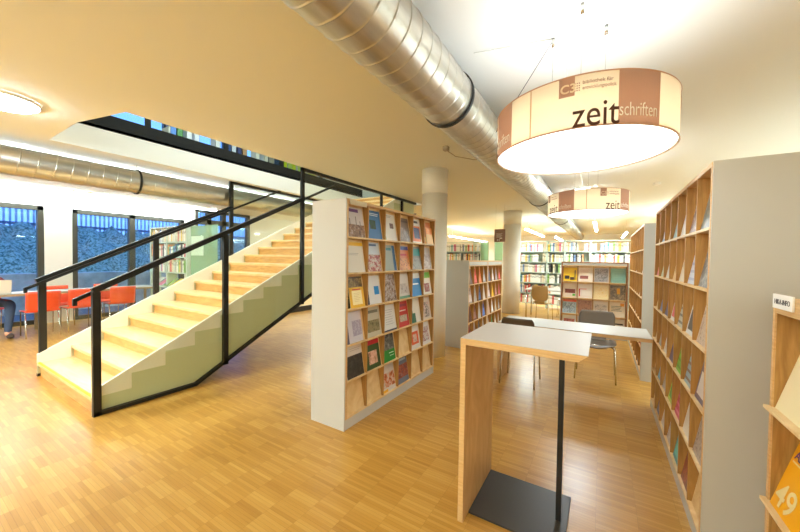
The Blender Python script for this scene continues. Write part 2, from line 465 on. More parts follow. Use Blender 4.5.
def balustrade(x, side):
    g = bpy.data.objects.new('balustrade_frame', None)
    for y, zb in (((1.075, 0), (2.255, .15)) if side > 0 else ((1.10, .16), (2.27, .70))):
        m = MB(); bar(m, x, y, zb, y, railz(y)-.02, .045, .056 if side > 0 else .066); m.build('balustrade_post', M['steel'], st)
    m = MB(); bar(m, x, 3.43, .74 if side > 0 else 1.2, 3.43, CEIL, .045, .05 if side > 0 else .066); m.build('balustrade_post', M['steel'], st)
    m = MB(); bar(m, x, 1.05, railz(1.05), 3.43, railz(3.43), .05, .05); m.build('top_rail', M['steel'], st)
    m = MB(); bar(m, x, 1.05, .018, 1.93, .018, .045, .034); bar(m, x, 1.92, .02, 6.9, .02+(6.9-1.92)*.5, .045, .034); m.build('bottom_rail', M['steel'], st)
    yend = 6.9 if side > 0 else 6.2
    m = MB(); bar(m, x, 3.405, CEIL-.02, yend, CEIL-.02, .045, .05); m.build('head_rail', M['steel'], st)
    if side > 0:
        for y in (5.48, 6.28):
            m = MB(); bar(m, x, y, .02+(y-1.92)*.5, y, CEIL-.03, .04, .05); m.build('balustrade_post', M['steel'], st)
    for (ya, yb, za, zb, ta, tb) in ((1.1, 2.23, None, None, 0, 0), (2.28, 3.405, None, None, 0, 0), (3.455, yend, None, None, 1, 1)):
        def bot(y): return max(.03, .05+(y-1.92)*.5)
        top = (lambda y: railz(y)-.03) if not ta else (lambda y: CEIL-.045)
        ys = [ya] + ([1.95] if ya < 1.95 < yb else []) + [yb]
        pts = [(local(y), bot(y)) for y in ys] + [(local(yb), top(yb)), (local(ya), top(ya))]
        MB().prism(pts, 'X', x-.005, x+.005).build('glass_panel', M['clear'], st)
    # handrail on the inner side
    xi = x-.075*side
    hy0 = .93
    pts = [(xi, local(hy0), railz(hy0)-.075), (xi, local(hy0)+.02, railz(hy0)-.015), (xi, local(1.05), railz(1.05)+.025)]
    yE = 4.2 if side > 0 else 4.95
    m = MB(); bar(m, xi, .95, railz(.95)-.03, yE, railz(yE)-.03, .03, .032); bar(m, xi, .955, railz(.95)-.075, .955, railz(.95)-.02, .03, .028)
    h = m.build('handrail', M['steel'], st)
    for y in (1.3, 2.2, 3.3):
        MB().tube([(xi, local(y), railz(y)-.02), (x, local(y), railz(y)-.02)], .007, 8).build('handrail_bracket', M['steel'], h)
balustrade(XR, 1); balustrade(XL, -1)
# low steel base behind the stair
tag(B('floor_beam', M['dsteel'], None, -6.9, -6.82, 5.2, 8.2, 0, .13), 'low dark steel beam on the floor beyond the underside of the stairs', 'beam')

# ------------------------------------------------------------------ upper gallery edge
gb = thing('gallery_balustrade', 'black steel gallery edge with short posts and glass above the stairwell', 'balustrade', (VX0, 1.38, UP))
B('edge_beam', M['steel'], gb, -.05, 0, 0, 5.6, -.04, .165)
for y in (2.13, 3.27, 4.42, 5.5): B('gallery_post', M['steel'], gb, -.06, -.01, y-1.38-.03, y-1.38+.03, .165, 1.1)
B('glass_panel', M['clear'], gb, -.04, -.03, .02, 5.6, .17, 1.05)
B('gallery_rail', M['steel'], gb, -.07, -.01, 0, 5.6, 1.1, 1.14)

# ------------------------------------------------------------------ printed things
def mag_mesh(w, h, th, base, elems):
    """booklet standing on its lower edge, cover facing -y; elems = (x0,x1,z0,z1, material) as fractions"""
    m = MB(); m.box(-w/2, w/2, 0, th, 0, h, ink((238, 234, 222)))
    m.box(-w/2-.001, w/2, -.0012, 0, 0, h+.001, base)
    for k, (x0, x1, z0, z1, mm) in enumerate(elems):
        d = -.0016-.0002*k
        m.poly([(-w/2+x0*w, d, z0*h), (-w/2+x1*w, d, z0*h), (-w/2+x1*w, d, z1*h), (-w/2+x0*w, d, z1*h)], mm)
    return m
_pc = [0]
def pic(*cols, scale=26):
    _pc[0] += 1
    return picture('cover_photo_%d' % _pc[0], cols, scale, _pc[0])
W_, K, GR = (236, 232, 224), (38, 36, 36), (120, 118, 112)
def lines(x0, x1, z, n, dz, c, t=.012):
    return [(x0, x1-(k % 3)*.06, z-k*dz, z-k*dz+t, ink(c)) for k in range(n)]

class Shelf:
    def __init__(s, name, label, loc, rz, W, cols, rows, H, depth, header, plinth=.09, tilt=9.5, group=None, pan='greylac', edge='ply'):
        s.pan = pan; M_l = M[pan]
        s.loc, s.rz, s.W, s.cols, s.rows, s.H = Vector(loc), rz, W, cols, rows, H
        t = s.t = thing(name, label, 'bookshelf', loc, rz, group)
        s.tilt = R(tilt)
        e = .02
        B('side_panel', M_l, t, -.012, .0, 0.0, depth, 0, H)
        B('side_panel', M_l, t, W, W+.012, 0.0, depth, 0, H)
        B('side_edge', M[edge], t, 0, e, -.002, .19, plinth, H-.001)
        B('side_edge', M[edge], t, W-e, W, -.002, .19, plinth, H-.001)
        B('top_board', M[edge], t, e, W-e, -.002, depth-.002, H-.022, H-.001)
        B('back_panel', M_l, t, 0, W, depth-.012, depth, 0.0, H-.023)
        B('plinth', M_l, t, 0, W, .004, .19, 0, plinth)
        s.z0 = plinth+.0; top = H-.022-header; s.ph = (top-s.z0)/rows; s.pw = (W-2*e+.0)/cols; s.e = e
        if header:
            B('header_panel', M_l, t, e, W-e, .0, .012, top+.018, H-.023)
        for r in range(rows+(1 if header else 0)):
            z = s.z0+r*s.ph
            B('shelf_board', M['birch'], t, e, W-e, -.003, .185, z, z+.014)
        for c in range(1, cols):
            x = e+c*s.pw
            B('divider', M['oak'], t, x-.006, x+.006, -.001, .185, s.z0+.002, top+.004)
        for sx in (e, W-e-.002):
            B('side_lining', M['oak'], t, sx, sx+.002, .001, .185, s.z0+.002, top+.004)
        for r in range(rows):
            for c in range(cols):
                x0 = e+c*s.pw+.007; x1 = e+(c+1)*s.pw-.007; z = s.z0+r*s.ph+.014; h = s.ph-.016
                y0, y1 = .019, .019+h*math.tan(s.tilt)
                m = MB()
                m.prism([(y0, z), (y1, z+h), (y1+.006, z+h), (y0+.006, z)], 'X', x0, x1)
                m.build('display_board', M['birch'], t)
    def put(s, row, c, mb, label, name='magazine', group=None, dx=0, dd=0, dz=0, w=.2):
        """row counted from the top, c from local x=0"""
        x = s.e+(c+.5)*s.pw+dx
        z = s.z0+(s.rows-1-row)*s.ph+.0155+dz
        y = .019-.0072-dd
        p = Matrix.Rotation(s.rz, 4, 'Z') @ Vector((x, y, 0))
        o = mb.build(name, None, None, (s.loc.x+p.x, s.loc.y+p.y, z), (-s.tilt-R(.6), 0, s.rz))
        return tag(o, label, 'magazine', group)

# --- the freestanding shelf beside the stairs
A = Shelf('magazine_shelf', 'freestanding magazine shelf with white end panel and six rows of pockets, beside the stairs', (-1.80, 2.085, 0), R(90), 1.675, 6, 6, 1.94, .386, 0, pan='lacquer')
B('shelf_label', mat('paper_label', (222, 208, 180), .6), A.t, .03, .26, -.006, -.002, 1.895, 1.935)
def cov(base, *el): return (ink(base), list(el))
brownpic = lambda: pic((60, 40, 30), (140, 110, 90), (200, 190, 185))
A_M = {
 (0,0): ('city skyline photo and purple title', cov((214,206,208), (.0,1,.0,.42,pic((70,50,44),(150,112,84),(214,204,204))), (.12,.17,.4,.62,ink((120,104,104))), (.5,.54,.4,.7,ink((120,104,104))), (.74,.78,.4,.55,ink((120,104,104))), (.04,.72,.84,.95,ink((112,72,128))))),
 (0,1): ('blue cover and round dark emblem', cov((58,118,176), (.2,.62,.34,.66,pic((14,24,20),(30,80,50),(20,40,70))), *lines(.1,.9,.88,2,.06,(200,220,236),.03))),
 (0,2): ('white cover, green spine and small photo', cov((232,228,220), (0,.09,0,.7,ink((110,160,80))), (.5,.82,.46,.66,pic((90,60,50),(150,120,110),(60,50,50))), *lines(.2,.7,.93,2,.05,(120,120,120)))),
 (0,3): ('brown cover and dim monochrome photo', cov((122,100,84), (.08,.92,.06,.6,pic((60,50,44),(130,112,98),(170,150,130))), (.06,.94,.82,.9,ink((92,74,62))))),
 (0,4): ('orange frame and dark blue photo', cov((238,232,224), (.06,.94,.06,.72,ink((232,120,50))), (.26,.86,.18,.64,ink((40,56,100))), (.1,.8,.84,.94,ink((50,46,50))))),
 (0,5): ('orange and yellow cover', cov((240,170,70), (0,1,.7,1,ink((214,120,50))), (.1,.9,.1,.3,ink((250,214,130))))),
 (1,0): ('white cover and yellow top band', cov((228,224,212), (0,1,.88,1,ink((240,196,50))), *lines(.1,.7,.62,2,.05,(150,150,150)))),
 (1,1): ('crowd photo under a pale blue sky', cov((198,212,226), (0,1,0,.58,pic((60,70,40),(170,60,60),(210,200,180),(60,60,80))), (.05,.8,.88,.95,ink((80,110,150))))),
 (1,2): ('grey green cover and blue margin', cov((150,160,150), (.78,1,0,1,ink((26,92,140))), (.1,.7,.8,.9,ink((40,130,130))))),
 (1,3): ('orange sunset photo and blue title', cov((214,120,60), (0,1,.0,.5,pic((150,60,30),(230,150,70),(120,100,60))), (0,1,.84,1,ink((60,80,150))), (.1,.8,.6,.68,ink((200,50,40))))),
 (1,4): ('teal title block and grey photo', cov((126,126,122), (0,1,.6,.92,ink((30,140,140))), (.0,1,0,.52,pic((80,80,78),(150,150,146),(110,108,104))))),
 (1,5): ('pale grey portrait cover', cov((176,160,150), (.1,.9,.05,.7,pic((70,56,52),(160,130,120),(210,200,196))))),
 (2,0): ('dark olive landscape photo', cov((74,62,34), (0,1,.3,.96,pic((30,26,16),(120,96,40),(180,160,100))))),
 (2,1): ('white cover and blue square', cov((228,228,228), (.56,.9,.32,.62,ink((20,140,210))), (0,.16,.0,.5,ink((50,50,60))))),
 (2,2): ('brown group photo', cov((110,86,70), (0,1,0,1,pic((50,40,34),(130,100,80),(190,180,176),(70,70,90))))),
 (2,3): ('pale cover and sketched figures', cov((208,202,196), (.2,.8,.2,.6,pic((120,110,104),(200,190,184),(150,140,134))), (0,1,0,.1,ink((90,150,120))))),
 (2,4): ('bright blue cover and white header', cov((30,134,206), (0,1,.78,1,ink((226,230,230))), (.2,.8,.5,.56,ink((230,236,240))))),
 (2,5): ('white cover, green header and dark figure', cov((226,218,206), (0,1,.74,1,ink((120,190,60))), (.2,.8,.1,.5,pic((30,26,26),(160,60,50),(200,190,180))))),
 (3,0): ('lilac world map cover', cov((212,208,218), (.4,.96,.2,.7,pic((212,208,218),(160,150,176),(206,202,212))), (0,.14,0,.8,ink((96,92,116))))),
 (3,1): ('grey cover and olive landscape photo', cov((196,190,170), (.08,.92,.16,.56,pic((80,80,50),(150,140,100),(110,90,60))), (.1,.9,.8,.9,ink((120,116,96))))),
 (3,2): ('white cover with thin grey text', cov((222,222,220), *lines(.2,.85,.8,7,.09,(150,152,156)), (.0,1,.0,.06,ink((50,50,80))))),
 (3,3): ('red cover and small green photo', cov((196,48,44), (.2,.85,.2,.46,pic((60,90,60),(200,190,170),(120,60,50))), (.2,.8,.62,.66,ink((236,220,210))), (.1,.9,.8,.9,ink((140,40,60))))),
 (3,4): ('white cover and green triangle', cov((230,226,214), (0,.5,0,.4,ink((40,110,84))), (0,.25,.4,.7,ink((60,130,100))))),
 (3,5): ('walking figure on pale ground', cov((216,200,186), (.2,.8,.1,.8,pic((190,60,60),(220,206,196),(90,70,66),(230,220,210))))),
 (4,0): ('black photo under a white header', cov((222,212,202), (0,1,0,.68,pic((26,24,22),(50,46,42),(70,66,60))), *lines(.3,.95,.88,2,.06,(170,160,150)))),
 (4,1): ('red header and open hands photo', cov((52,78,34), (0,1,.84,1,ink((200,40,50))), (.2,.8,.16,.62,pic((70,50,30),(214,160,130),(240,200,180),(60,80,40),scale=14)))),
 (4,2): ('green lower half and monochrome photo', cov((60,60,58), (0,1,.42,1,pic((40,40,40),(110,110,106),(170,170,166))), (0,1,0,.42,ink((36,140,52))), (.5,.9,.28,.31,ink((220,240,220))), (.55,.9,.18,.2,ink((220,240,220))))),
 (4,4): ('red photo in a white frame', cov((234,226,216), (.12,.88,.2,.76,ink((224,96,56))), (.3,.7,.3,.64,pic((110,60,50),(230,200,180),(200,80,50))))),
 (4,5): ('black dancing figure on white', cov((226,222,218), (.15,.85,.15,.8,pic((40,40,46),(226,222,218),(150,60,60),(226,222,218))))),
 (5,2): ('pale cover and orange collage', cov((222,214,206), (0,1,.16,.7,pic((60,60,66),(210,110,50),(220,210,196),(120,110,100))), (0,.4,0,.1,ink((240,180,50))))),
 (5,3): ('blue grey cover and red photo', cov((112,120,136), (0,1,.2,.7,pic((60,70,90),(170,80,50),(140,150,160))), (.1,.9,.84,.92,ink((180,190,200))))),
}
for (r, c), (d, (b, el)) in A_M.items():
    wv = .226+rnd.uniform(-.01, .008); hv = .268+rnd.uniform(-.012, .008)
    A.put(r, c, mag_mesh(wv, hv, .006, b, el), 'magazine, %s, %s row, %s pocket, shelf beside stairs' % (d, ORD[r], ORD[c]), dx=rnd.uniform(-.012, .002), group='magazines on the freestanding shelf')
A.put(2, 0, mag_mesh(.195, .175, .005, ink((238,186,30)), [(.16,.84,.14,.84,ink((250,232,170))), (.22,.78,.86,.92,ink((200,60,40))), *lines(.28,.72,.7,6,.08,(200,170,90))]), 'small yellow booklet in front of the olive magazine, beside the stairs', 'booklet', dd=.016)
A.put(0, 5, mag_mesh(.17, .2, .005, ink((245,196,110)), [(0,1,.6,1,ink((240,150,60)))]), 'small orange leaflet in the last top pocket, beside the stairs', 'leaflet', dd=.012, dx=.03)

# --- the tall shelf by the standing table
Rs = Shelf('magazine_shelf', 'tall oak magazine shelf with grey white end panel, touching the table end', (.44, 4.09, 0), R(-90), 1.95, 7, 6, 1.935, .40, 0)
def simple(c, kind, c2=(200, 190, 180)):
    b = ink(c)
    if kind == 'photo': return b, [(0,1,0,.75,pic(c, c2, tuple(int(v*.5) for v in c)))]
    if kind == 'stripes': return b, [(0,1,.08+.17*k,.14+.17*k,ink(c2)) for k in range(5)]
    if kind == 'block': return b, [(.1,.9,.1,.55,ink(c2)), (.1,.7,.8,.9,ink(tuple(int(v*.6) for v in c)))]
    return b, lines(.1,.85,.85,4,.07,tuple(int(v*.6) for v in c))
R_M = {  # (row, column counted from the far end): description, colour
 (0,6): ('olive and brown photo cover', (168,150,120), 'photo', (90,110,110)), (0,5): ('brown and white cover', (206,196,190), 'photo', (120,80,70)), (0,4): ('white cover', (224,220,216), 'text'),
 (0,3): ('pale teal cover', (110,160,170), 'text'), (0,1): ('blue cover', (90,140,170), 'block'),
 (1,6): ('grey photo cover', (190,184,176), 'photo', (96,100,104)), (1,5): ('pale blue cover', (206,210,226), 'stripes', (170,176,206)), (1,4): ('cream cover', (222,206,180), 'text'),
 (1,2): ('white cover', (230,226,216), 'text'), (1,1): ('pale green cover', (180,196,170), 'text'), (1,0): ('pink cover', (226,120,110), 'text'),
 (2,6): ('brown collage cover', (150,110,86), 'photo', (210,190,170)), (2,5): ('white and black cover', (228,224,220), 'block', (60,56,56)), (2,4): ('striped grey cover', (196,196,180), 'stripes', (110,110,96)),
 (2,3): ('white and pink cover', (236,230,226), 'block', (230,90,110)), (2,2): ('dark violet cover', (92,86,130), 'text'), (2,1): ('blue cover', (84,110,170), 'text'),
 (3,6): ('violet and white portrait cover', (104,90,110), 'block', (224,218,214)), (3,5): ('pale blue and brown cover', (150,180,190), 'stripes', (120,90,70)), (3,4): ('bright green cover', (122,176,40), 'stripes', (96,150,30)),
 (3,3): ('dark purple cover', (90,70,100), 'text'), (3,2): ('white cover', (226,220,210), 'text'), (3,1): ('grey cover', (150,146,140), 'text'),
 (4,6): ('brown patterned cover', (110,84,72), 'photo', (190,176,166)), (4,5): ('white cover', (232,224,210), 'text'), (4,4): ('crimson cover', (196,50,84), 'stripes', (220,110,140)), (4,3): ('yellow green cover', (170,190,60), 'block', (80,150,60)),
 (4,2): ('dark grey cover', (84,76,72), 'photo'), (4,1): ('sky blue cover', (90,160,200), 'text'),
 (5,5): ('black and red photo cover', (54,50,58), 'photo', (170,80,60)), (5,4): ('teal cover', (40,140,140), 'block', (90,190,180)), (5,3): ('brown cover', (140,110,90), 'photo'), (5,2): ('white cover', (214,206,196), 'text'), (5,1): ('grey violet cover', (110,104,130), 'text'),
}
for (r, c), v in R_M.items():
    b, el = simple(*v[1:])
    Rs.put(r, c, mag_mesh(.21, .27, .006, b, el), 'magazine with %s, %s row, %s pocket, tall shelf by the tables' % (v[0], ORD[r], ORD[c]), group='magazines on the tall oak shelf')

# --- second tall shelf behind it
R2 = Shelf('magazine_shelf', 'tall oak magazine shelf behind the grey chair, meeting the front-facing low shelf', (.42, 7.2, 0), R(-90), 2.25, 8, 6, 1.91, .40, 0, pan='lacquer')
for (r, c), col_ in {(1,7):(210,200,190),(1,4):(190,190,190),(2,6):(220,210,190),(2,3):(200,120,90),(3,7):(150,60,60),(4,7):(210,60,60),(4,5):(90,110,150),(5,6):(120,110,100),(3,4):(180,190,200)}.items():
    b, el = simple(col_, 'text')
    R2.put(r, c, mag_mesh(.2, .26, .005, b, el), 'magazine, %s row, %s pocket of the shelf behind the grey chair' % (ORD[r], ORD[c]), group='magazines on the second tall shelf')

# --- low shelf facing the camera
F = Shelf('magazine_shelf', 'low magazine shelf facing the room with a white header strip, behind the grey chair', (-.69, 7.25, 0), 0, 1.09, 4, 4, 1.43, .386, .06, edge='darkoak')
F_M = {
 (0,0): ('yellow cover with dark photos', cov((240,196,30), (.1,.45,.15,.4,ink((60,50,40))), (.5,.8,.1,.3,ink((80,60,40))), (.82,.9,.1,.8,ink((130,100,40))))),
 (0,1): ('cream cover with a small red photo', cov((232,214,190), (.1,.7,.2,.42,pic((60,40,36),(170,90,70),(100,90,100))), *lines(.1,.8,.85,3,.08,(190,110,90)))),
 (0,2): ('black and white tangled drawing', cov((190,180,168), (.06,.94,.06,.94,pic((40,36,34),(170,160,150),(60,54,50),(200,190,180))))),
 (0,3): ('grey green cover', cov((120,160,140), *lines(.15,.9,.85,6,.12,(150,184,164)))),
 (1,0): ('cream cover with dark photo strip', cov((226,208,184), (.14,.9,.3,.6,pic((40,30,30),(150,70,50),(60,60,70))), (.7,.9,.1,.25,ink((90,180,50))))),
 (1,1): ('white cover with red corner marks', cov((234,222,208), (.06,.14,.1,.62,ink((206,50,50))), (.06,.6,.62,.66,ink((214,90,80))), (.3,.9,.2,.5,ink((240,230,216))))),
 (1,2): ('yellow line drawing on cream', cov((236,216,160), (.1,.9,.1,.85,pic((230,180,60),(240,220,170),(236,196,90))))),
 (1,3): ('brown photo with a yellow figure', cov((96,84,60), (0,1,0,.9,pic((40,36,30),(120,100,70),(180,150,110))), (.45,.65,.4,.8,ink((226,160,30))))),
 (2,0): ('orange header and pale blue figures', cov((170,196,206), (0,1,.82,1,ink((220,90,40))), (.1,.9,.05,.75,pic((60,60,66),(200,214,220),(90,110,120),(230,236,236))))),
 (2,1): ('brown crowd photo', cov((170,120,80), (0,1,0,.95,pic((70,44,30),(180,126,84),(120,80,50))))),
 (2,2): ('cream cover with a grey building', cov((224,214,196), (.1,.9,.1,.8,pic((110,106,96),(220,208,190),(160,150,134))))),
 (2,3): ('cream cover with printed headline', cov((232,216,186), *lines(.1,.8,.7,4,.1,(120,130,110),.04), (.7,.95,.75,.95,ink((234,160,60))))),
 (3,0): ('white cover with dark red photo', cov((226,226,220), (.1,.9,.15,.75,pic((40,34,30),(190,70,50),(200,190,160))))),
 (3,1): ('white and brown cover', cov((224,222,216), (0,.5,.1,.6,ink((190,130,90))))),
 (3,2): ('cream cover', cov((222,206,180), *lines(.1,.8,.7,3,.1,(160,140,110)))),
 (3,3): ('white cover with black title', cov((230,222,206), (.1,.9,.62,.72,ink((60,56,50))))),
}
for (r, c), (d, (b, el)) in F_M.items():
    F.put(r, c, mag_mesh(.235, .27, .006, b, el), 'magazine, %s, %s row, %s pocket, behind grey chair' % (d, ORD[r], ORD[c]), group='magazines on the front-facing low shelf')

# --- low shelf of two units beyond the column
for k in range(2):
    L = Shelf('magazine_shelf', ['low oak magazine shelf with white end panel, just beyond the first round column', 'low oak magazine shelf joined on behind the unit with the white end panel'][k], (-1.82, 5.07+1.03*k, 0), R(90), 1.0, 4, 4, 1.43, .386, .075, pan='lacquer')
    pal = [[(120,90,80),(200,60,50),(220,120,60),(150,150,150)],[(180,160,150),(190,180,170),(50,70,110),(210,200,190)],[(110,70,60),(120,80,70),(200,196,190),(60,100,180)],[(130,60,60),(180,170,160),(90,90,90),(200,190,180)]] if k == 0 else \
          [[(90,100,130),(200,190,180),(150,150,160),(200,60,60)],[(190,180,180),(244,200,20),(170,110,100),(200,80,80)],[(210,180,160),(230,226,220),(200,190,170),(120,110,100)],[(200,190,180),(80,150,90),(190,180,160),(170,160,150)]]
    nm = [['brown','red','orange','grey'],['beige','cream','navy','white'],['dark brown','brown','white','blue'],['maroon','beige','grey','cream']] if k == 0 else [['slate','cream','grey','red'],['pale','yellow','rust','pink'],['peach','white','cream','umber'],['cream','green','beige','tan']]
    for r in range(4):
        for c in range(4):
            b, el = simple(pal[r][c], 'block' if (r+c) % 2 else 'text', tuple(min(255, v+40) for v in pal[r][c]))
            L.put(r, c, mag_mesh(.18, .25, .006, b, el), '%s magazine, %s row, %s pocket of the %s low unit past the column' % (nm[r][c], ORD[r], ORD[c], ORD[k]), group='magazines on the low shelves past the column')

# --- brochure rack at the frame edge
hk = thing('brochure_rack', 'low oak brochure rack with projecting ledges in front of the tall shelf end', 'rack', (.60, 1.95, 0), R(-90))
HW, HH = 1.1, 1.31
B('side_panel', M['ply'], hk, 0, .018, 0, .34, 0, HH); B('side_panel', M['ply'], hk, HW-.018, HW, 0, .34, 0, HH)
B('side_lining', M['oak'], hk, .018, .02, .006, .33, 0, HH-.02)
B('top_board', M['ply'], hk, .018, HW-.018, 0, .34, HH-.02, HH); B('back_panel', M['oak'], hk, .018, HW-.018, .33, .34, 0, HH-.02)
B('header_strip', M['ply'], hk, .018, HW-.018, .002, .014, HH-.06, HH-.02)
for z in (.86, .475, .09):
    MB().box(-.003, HW+.003, -.018, .02, z-.007, z+.006, bev=.002).build('ledge', M['birch'], hk)
    h = .33; m = MB(); m.prism([(.010, z+.006), (.010+h*math.tan(R(15)), z+h), (.019+h*math.tan(R(15)), z+h), (.019, z+.006)], 'X', .02, HW-.02)
    m.build('display_board', mat('cream_board', (240, 224, 178), .5), hk)
B('divider', M['oak'], hk, .53, .545, .02, .33, .09, HH-.06)

def text_mesh(s_, size, m, name, parent, loc, rot, bold=0, align='CENTER', depth=.0005, sx=1):
    cu = bpy.data.curves.new(name, 'FONT'); cu.body = s_; cu.size = size; cu.align_x = align; cu.extrude = depth; cu.offset = bold
    o = bpy.data.objects.new(name, cu); col.objects.link(o)
    dg = bpy.context.evaluated_depsgraph_get(); dg.update()
    me = bpy.data.meshes.new_from_object(o.evaluated_get(dg))
    bpy.data.objects.remove(o); bpy.data.curves.remove(cu)
    me.materials.clear(); me.materials.append(m)
    q = bpy.data.objects.new(name, me); col.objects.link(q); q.parent = parent; q.location = loc; q.rotation_euler = rot; q.scale = (sx, 1, 1)
    return q
lb = B('name_label', M['paper'], hk, .012, .175, -.006, .0, HH-.038, HH+.018)
text_mesh('HIKA-INFO', .0285, ink((70, 66, 66)), 'label_text', lb, (.094, -.0068, HH-.02), (R(90), 0, 0), sx=.92)
# the yellow brochure leaning on its middle ledge
yb = mag_mesh(.21, .297, .004, ink((244, 170, 8)), [])
p = Matrix.Rotation(R(-90), 4, 'Z') @ Vector((.142, .002, 0))
yo = tag(yb.build('brochure', None, None, (.6+p.x, 1.95+p.y, .4825), (-R(15.5), 0, R(-90))), 'bright yellow brochure with large cream numerals leaning on the ledge', 'brochure')
text_mesh('49', .135, ink((240, 214, 150)), 'cover_numerals', yo, (-.095, -.0022, .02), (R(90), 0, 0), .0015, 'LEFT')
text_mesh('AM', .05, ink((96, 50, 110)), 'cover_title', yo, (-.09, -.0022, .215), (R(90), 0, 0), .0004, 'LEFT')
MB().box(-.09, .02, -.0024, -.0018, .2, .206).build('title_rule', ink((240, 214, 150)), yo)

# ------------------------------------------------------------------ standing table
dt = thing('standing_table', 'tall plywood standing table with white top, one panel leg and a black post', 'table', (-.65, 1.70, 0))
DH = 1.022; DW, DD = .605, .545
m = MB(); m.prism([(0, DH-.0025), (0, DH-.036), (DW-.04, DH-.036), (DW, DH-.0025)], 'Y', 0, DD); m.build('table_core', M['ply'], dt)
B('table_top', M['white'], dt, 0, DW, 0, DD, DH-.0025, DH)
B('panel_leg', M['birchleg'], dt, 0, .03, .001, DD-.001, .004, DH-.036)
B('leg_edge', M['ply'], dt, .001, .029, -.0005, .001, .004, DH-.036)
B('post', M['steel'], dt, .46, .487, .29, .317, .012, DH-.036)
MB().box(.03, .52, .09, .535, 0, .012, bev=.002).build('base_plate', M['dsteel'], dt)

# ------------------------------------------------------------------ long low table behind it
lt = thing('reading_table', 'long low white topped plywood table behind the standing table', 'table', (-1.06, 3.98, 0))
LH = .7; LW, LD = 1.492, .57
B('table_core', M['ply'], lt, 0, LW, 0, LD, LH-.036, LH-.003)
B('table_top', M['white'], lt, 0, LW, 0, LD, LH-.003, LH)
B('panel_leg', M['birchleg'], lt, 0, .03, .01, LD-.01, 0, LH-.036)

# ------------------------------------------------------------------ chairs
def shell_chair(label, mt, loc, rz, W=.45, top=.82):
    t = thing('shell_chair', label, 'chair', loc, rz)
    def seat(u, v):
        a = (u-.5)*2; d = (v-.5)*2
        k = (1-abs(d)**5)**.2 if abs(d) < 1 else .0
        k = max(k, .72); k2 = max((1-abs(a)**5)**.2 if abs(a) < 1 else 0, .8)
        return (a*W/2*k, d*.2*k2+.01, .445-.018*(1-a*a)+.012*a*a - .02*max(0, d)**2)
    MB().sheet(seat, 14, 14, .012).build('seat', mt, t)
    def back(u, v):
        a = (u-.5)*2
        zz = .50+(top-.50)*v
        d = (v-.55)*2
        k = max((1-min(1, abs(d)/1.12)**4)**.3, .5)
        y = -.19-.05*v+.03*a*a
        return (a*W/2*.94*k, y, zz)
    MB().sheet(back, 14, 12, .011).build('backrest', mt, t)
    def neck(u, v):
        a = (u-.5)*2; ang = v*R(86)
        return (a*.11, -.14-.052*math.sin(ang)-.0, .44+.07*(1-math.cos(ang)))
    MB().sheet(neck, 6, 8, .012).build('back_support', mt, t)
    for sx in (-1, 1):
        for sy in (-1, 1):
            MB().tube([(sx*W*.36, sy*.13, .425), (sx*W*.46, sy*.16+.01, .41), (sx*W*.5, sy*.2, 0)], .0085, 10).build('leg', M['chrome'], t)
    MB().tube([(-W*.36, .13, .425), (W*.36, .13, .425)], .008).tube([(-W*.36, -.13, .425), (W*.36, -.13, .425)], .008).build('seat_frame', M['chrome'], t)
    return t
shell_chair('dark brown shell chair between the standing table and the low table', M['brownshell'], (-.81, 4.10, 0), 0, .385, .785)
shell_chair('grey taupe shell chair behind the low table, facing us', M['greyshell'], (-.05, 4.78, 0), R(180), .43, .80)
# distant reading place
ft = thing('reading_table', 'white table with steel legs in front of the long grey bookcase', 'table', (-1.62, 8.55, 0))
B('table_top', M['white'], ft, 0, 1.3, 0, .75, .71, .735)
for x in (.03, 1.27):
    for y in (.03, .72): MB().tube([(x, y, 0), (x, y, .71)], .02, 8).build('leg', M['chrome'], ft)
shell_chair('tan plywood chair at the distant white table', M['tanshell'], (-1.2, 8.4, 0), R(-8), .39, .86)
shell_chair('white shell chair on the far side of the distant table', M['whiteshell'], (-.75, 9.5, 0), R(180), .44, .84)

# ------------------------------------------------------------------ red chairs and table by the windows
def red_chair(label, loc, rz):
    t = thing('stacking_chair', label, 'chair', loc, rz, 'orange red chairs around the window table')
    def seat(u, v): return ((u-.5)*.42, (v-.5)*.42, .45-.012*math.sin(math.pi*u)-.02*max(0, (v-.6))**2*4)
    MB().sheet(seat, 8, 8, .012).build('seat', M['red'], t)
    def back(u, v): return ((u-.5)*.42, -.21-.05*v+.022*(2*u-1)**2, .44+.35*v)
    MB().sheet(back, 10, 8, .011).build('backrest', M['red'], t)
    for sx in (-1, 1):
        MB().tube([(sx*.2, .19, .0), (sx*.2, .18, .43), (sx*.2, -.16, .43), (sx*.2, -.21, .5)], .009, 8).build('side_frame', M['chrome'], t)
        MB().tube([(sx*.2, -.12, .43), (sx*.21, -.24, 0)], .009, 8).build('leg', M['chrome'], t)
    return t
for lab, loc, rz in (('orange red chair with its back to the stairs, beside the seated person', (-8.46, 1.62, 0), 90), ('orange red chair with its back to us, middle of the near table side', (-8.56, 2.15, 0), 92),
                     ('orange red chair with its back to us, at the table end by the stairs', (-8.64, 2.80, 0), 88), ('orange red chair across the table, beyond the handrail post', (-9.28, 2.02, 0), -90), ('orange red chair across the table, near its far end', (-9.3, 2.85, 0), -90)):
    red_chair(lab, loc, R(rz))
wt = thing('window_table', 'long table with grey top and pale wood edge under the windows', 'table', (-9.2, .5, 0))
B('table_top', M['tabletop'], wt, 0, .58, 0, 3.0, .735, .74); B('table_edge', M['tableedge'], wt, -.003, .583, -.003, 3.003, .70, .735)
for x in (.03, .55):
    for y in (.04, 1.2, 2.96): B('leg', M['tableedge'], wt, x-.02, x+.02, y-.02, y+.02, 0, .70)
tag(MB().box(-.1, .1, -.14, .14, 0, .003, mtx=Matrix.Rotation(.3, 4, 'Z')).build('paper_sheet', M['paper'], None, (-8.95, 1.5, .7405)), 'white paper sheet lying on the window table behind the chair', 'paper')

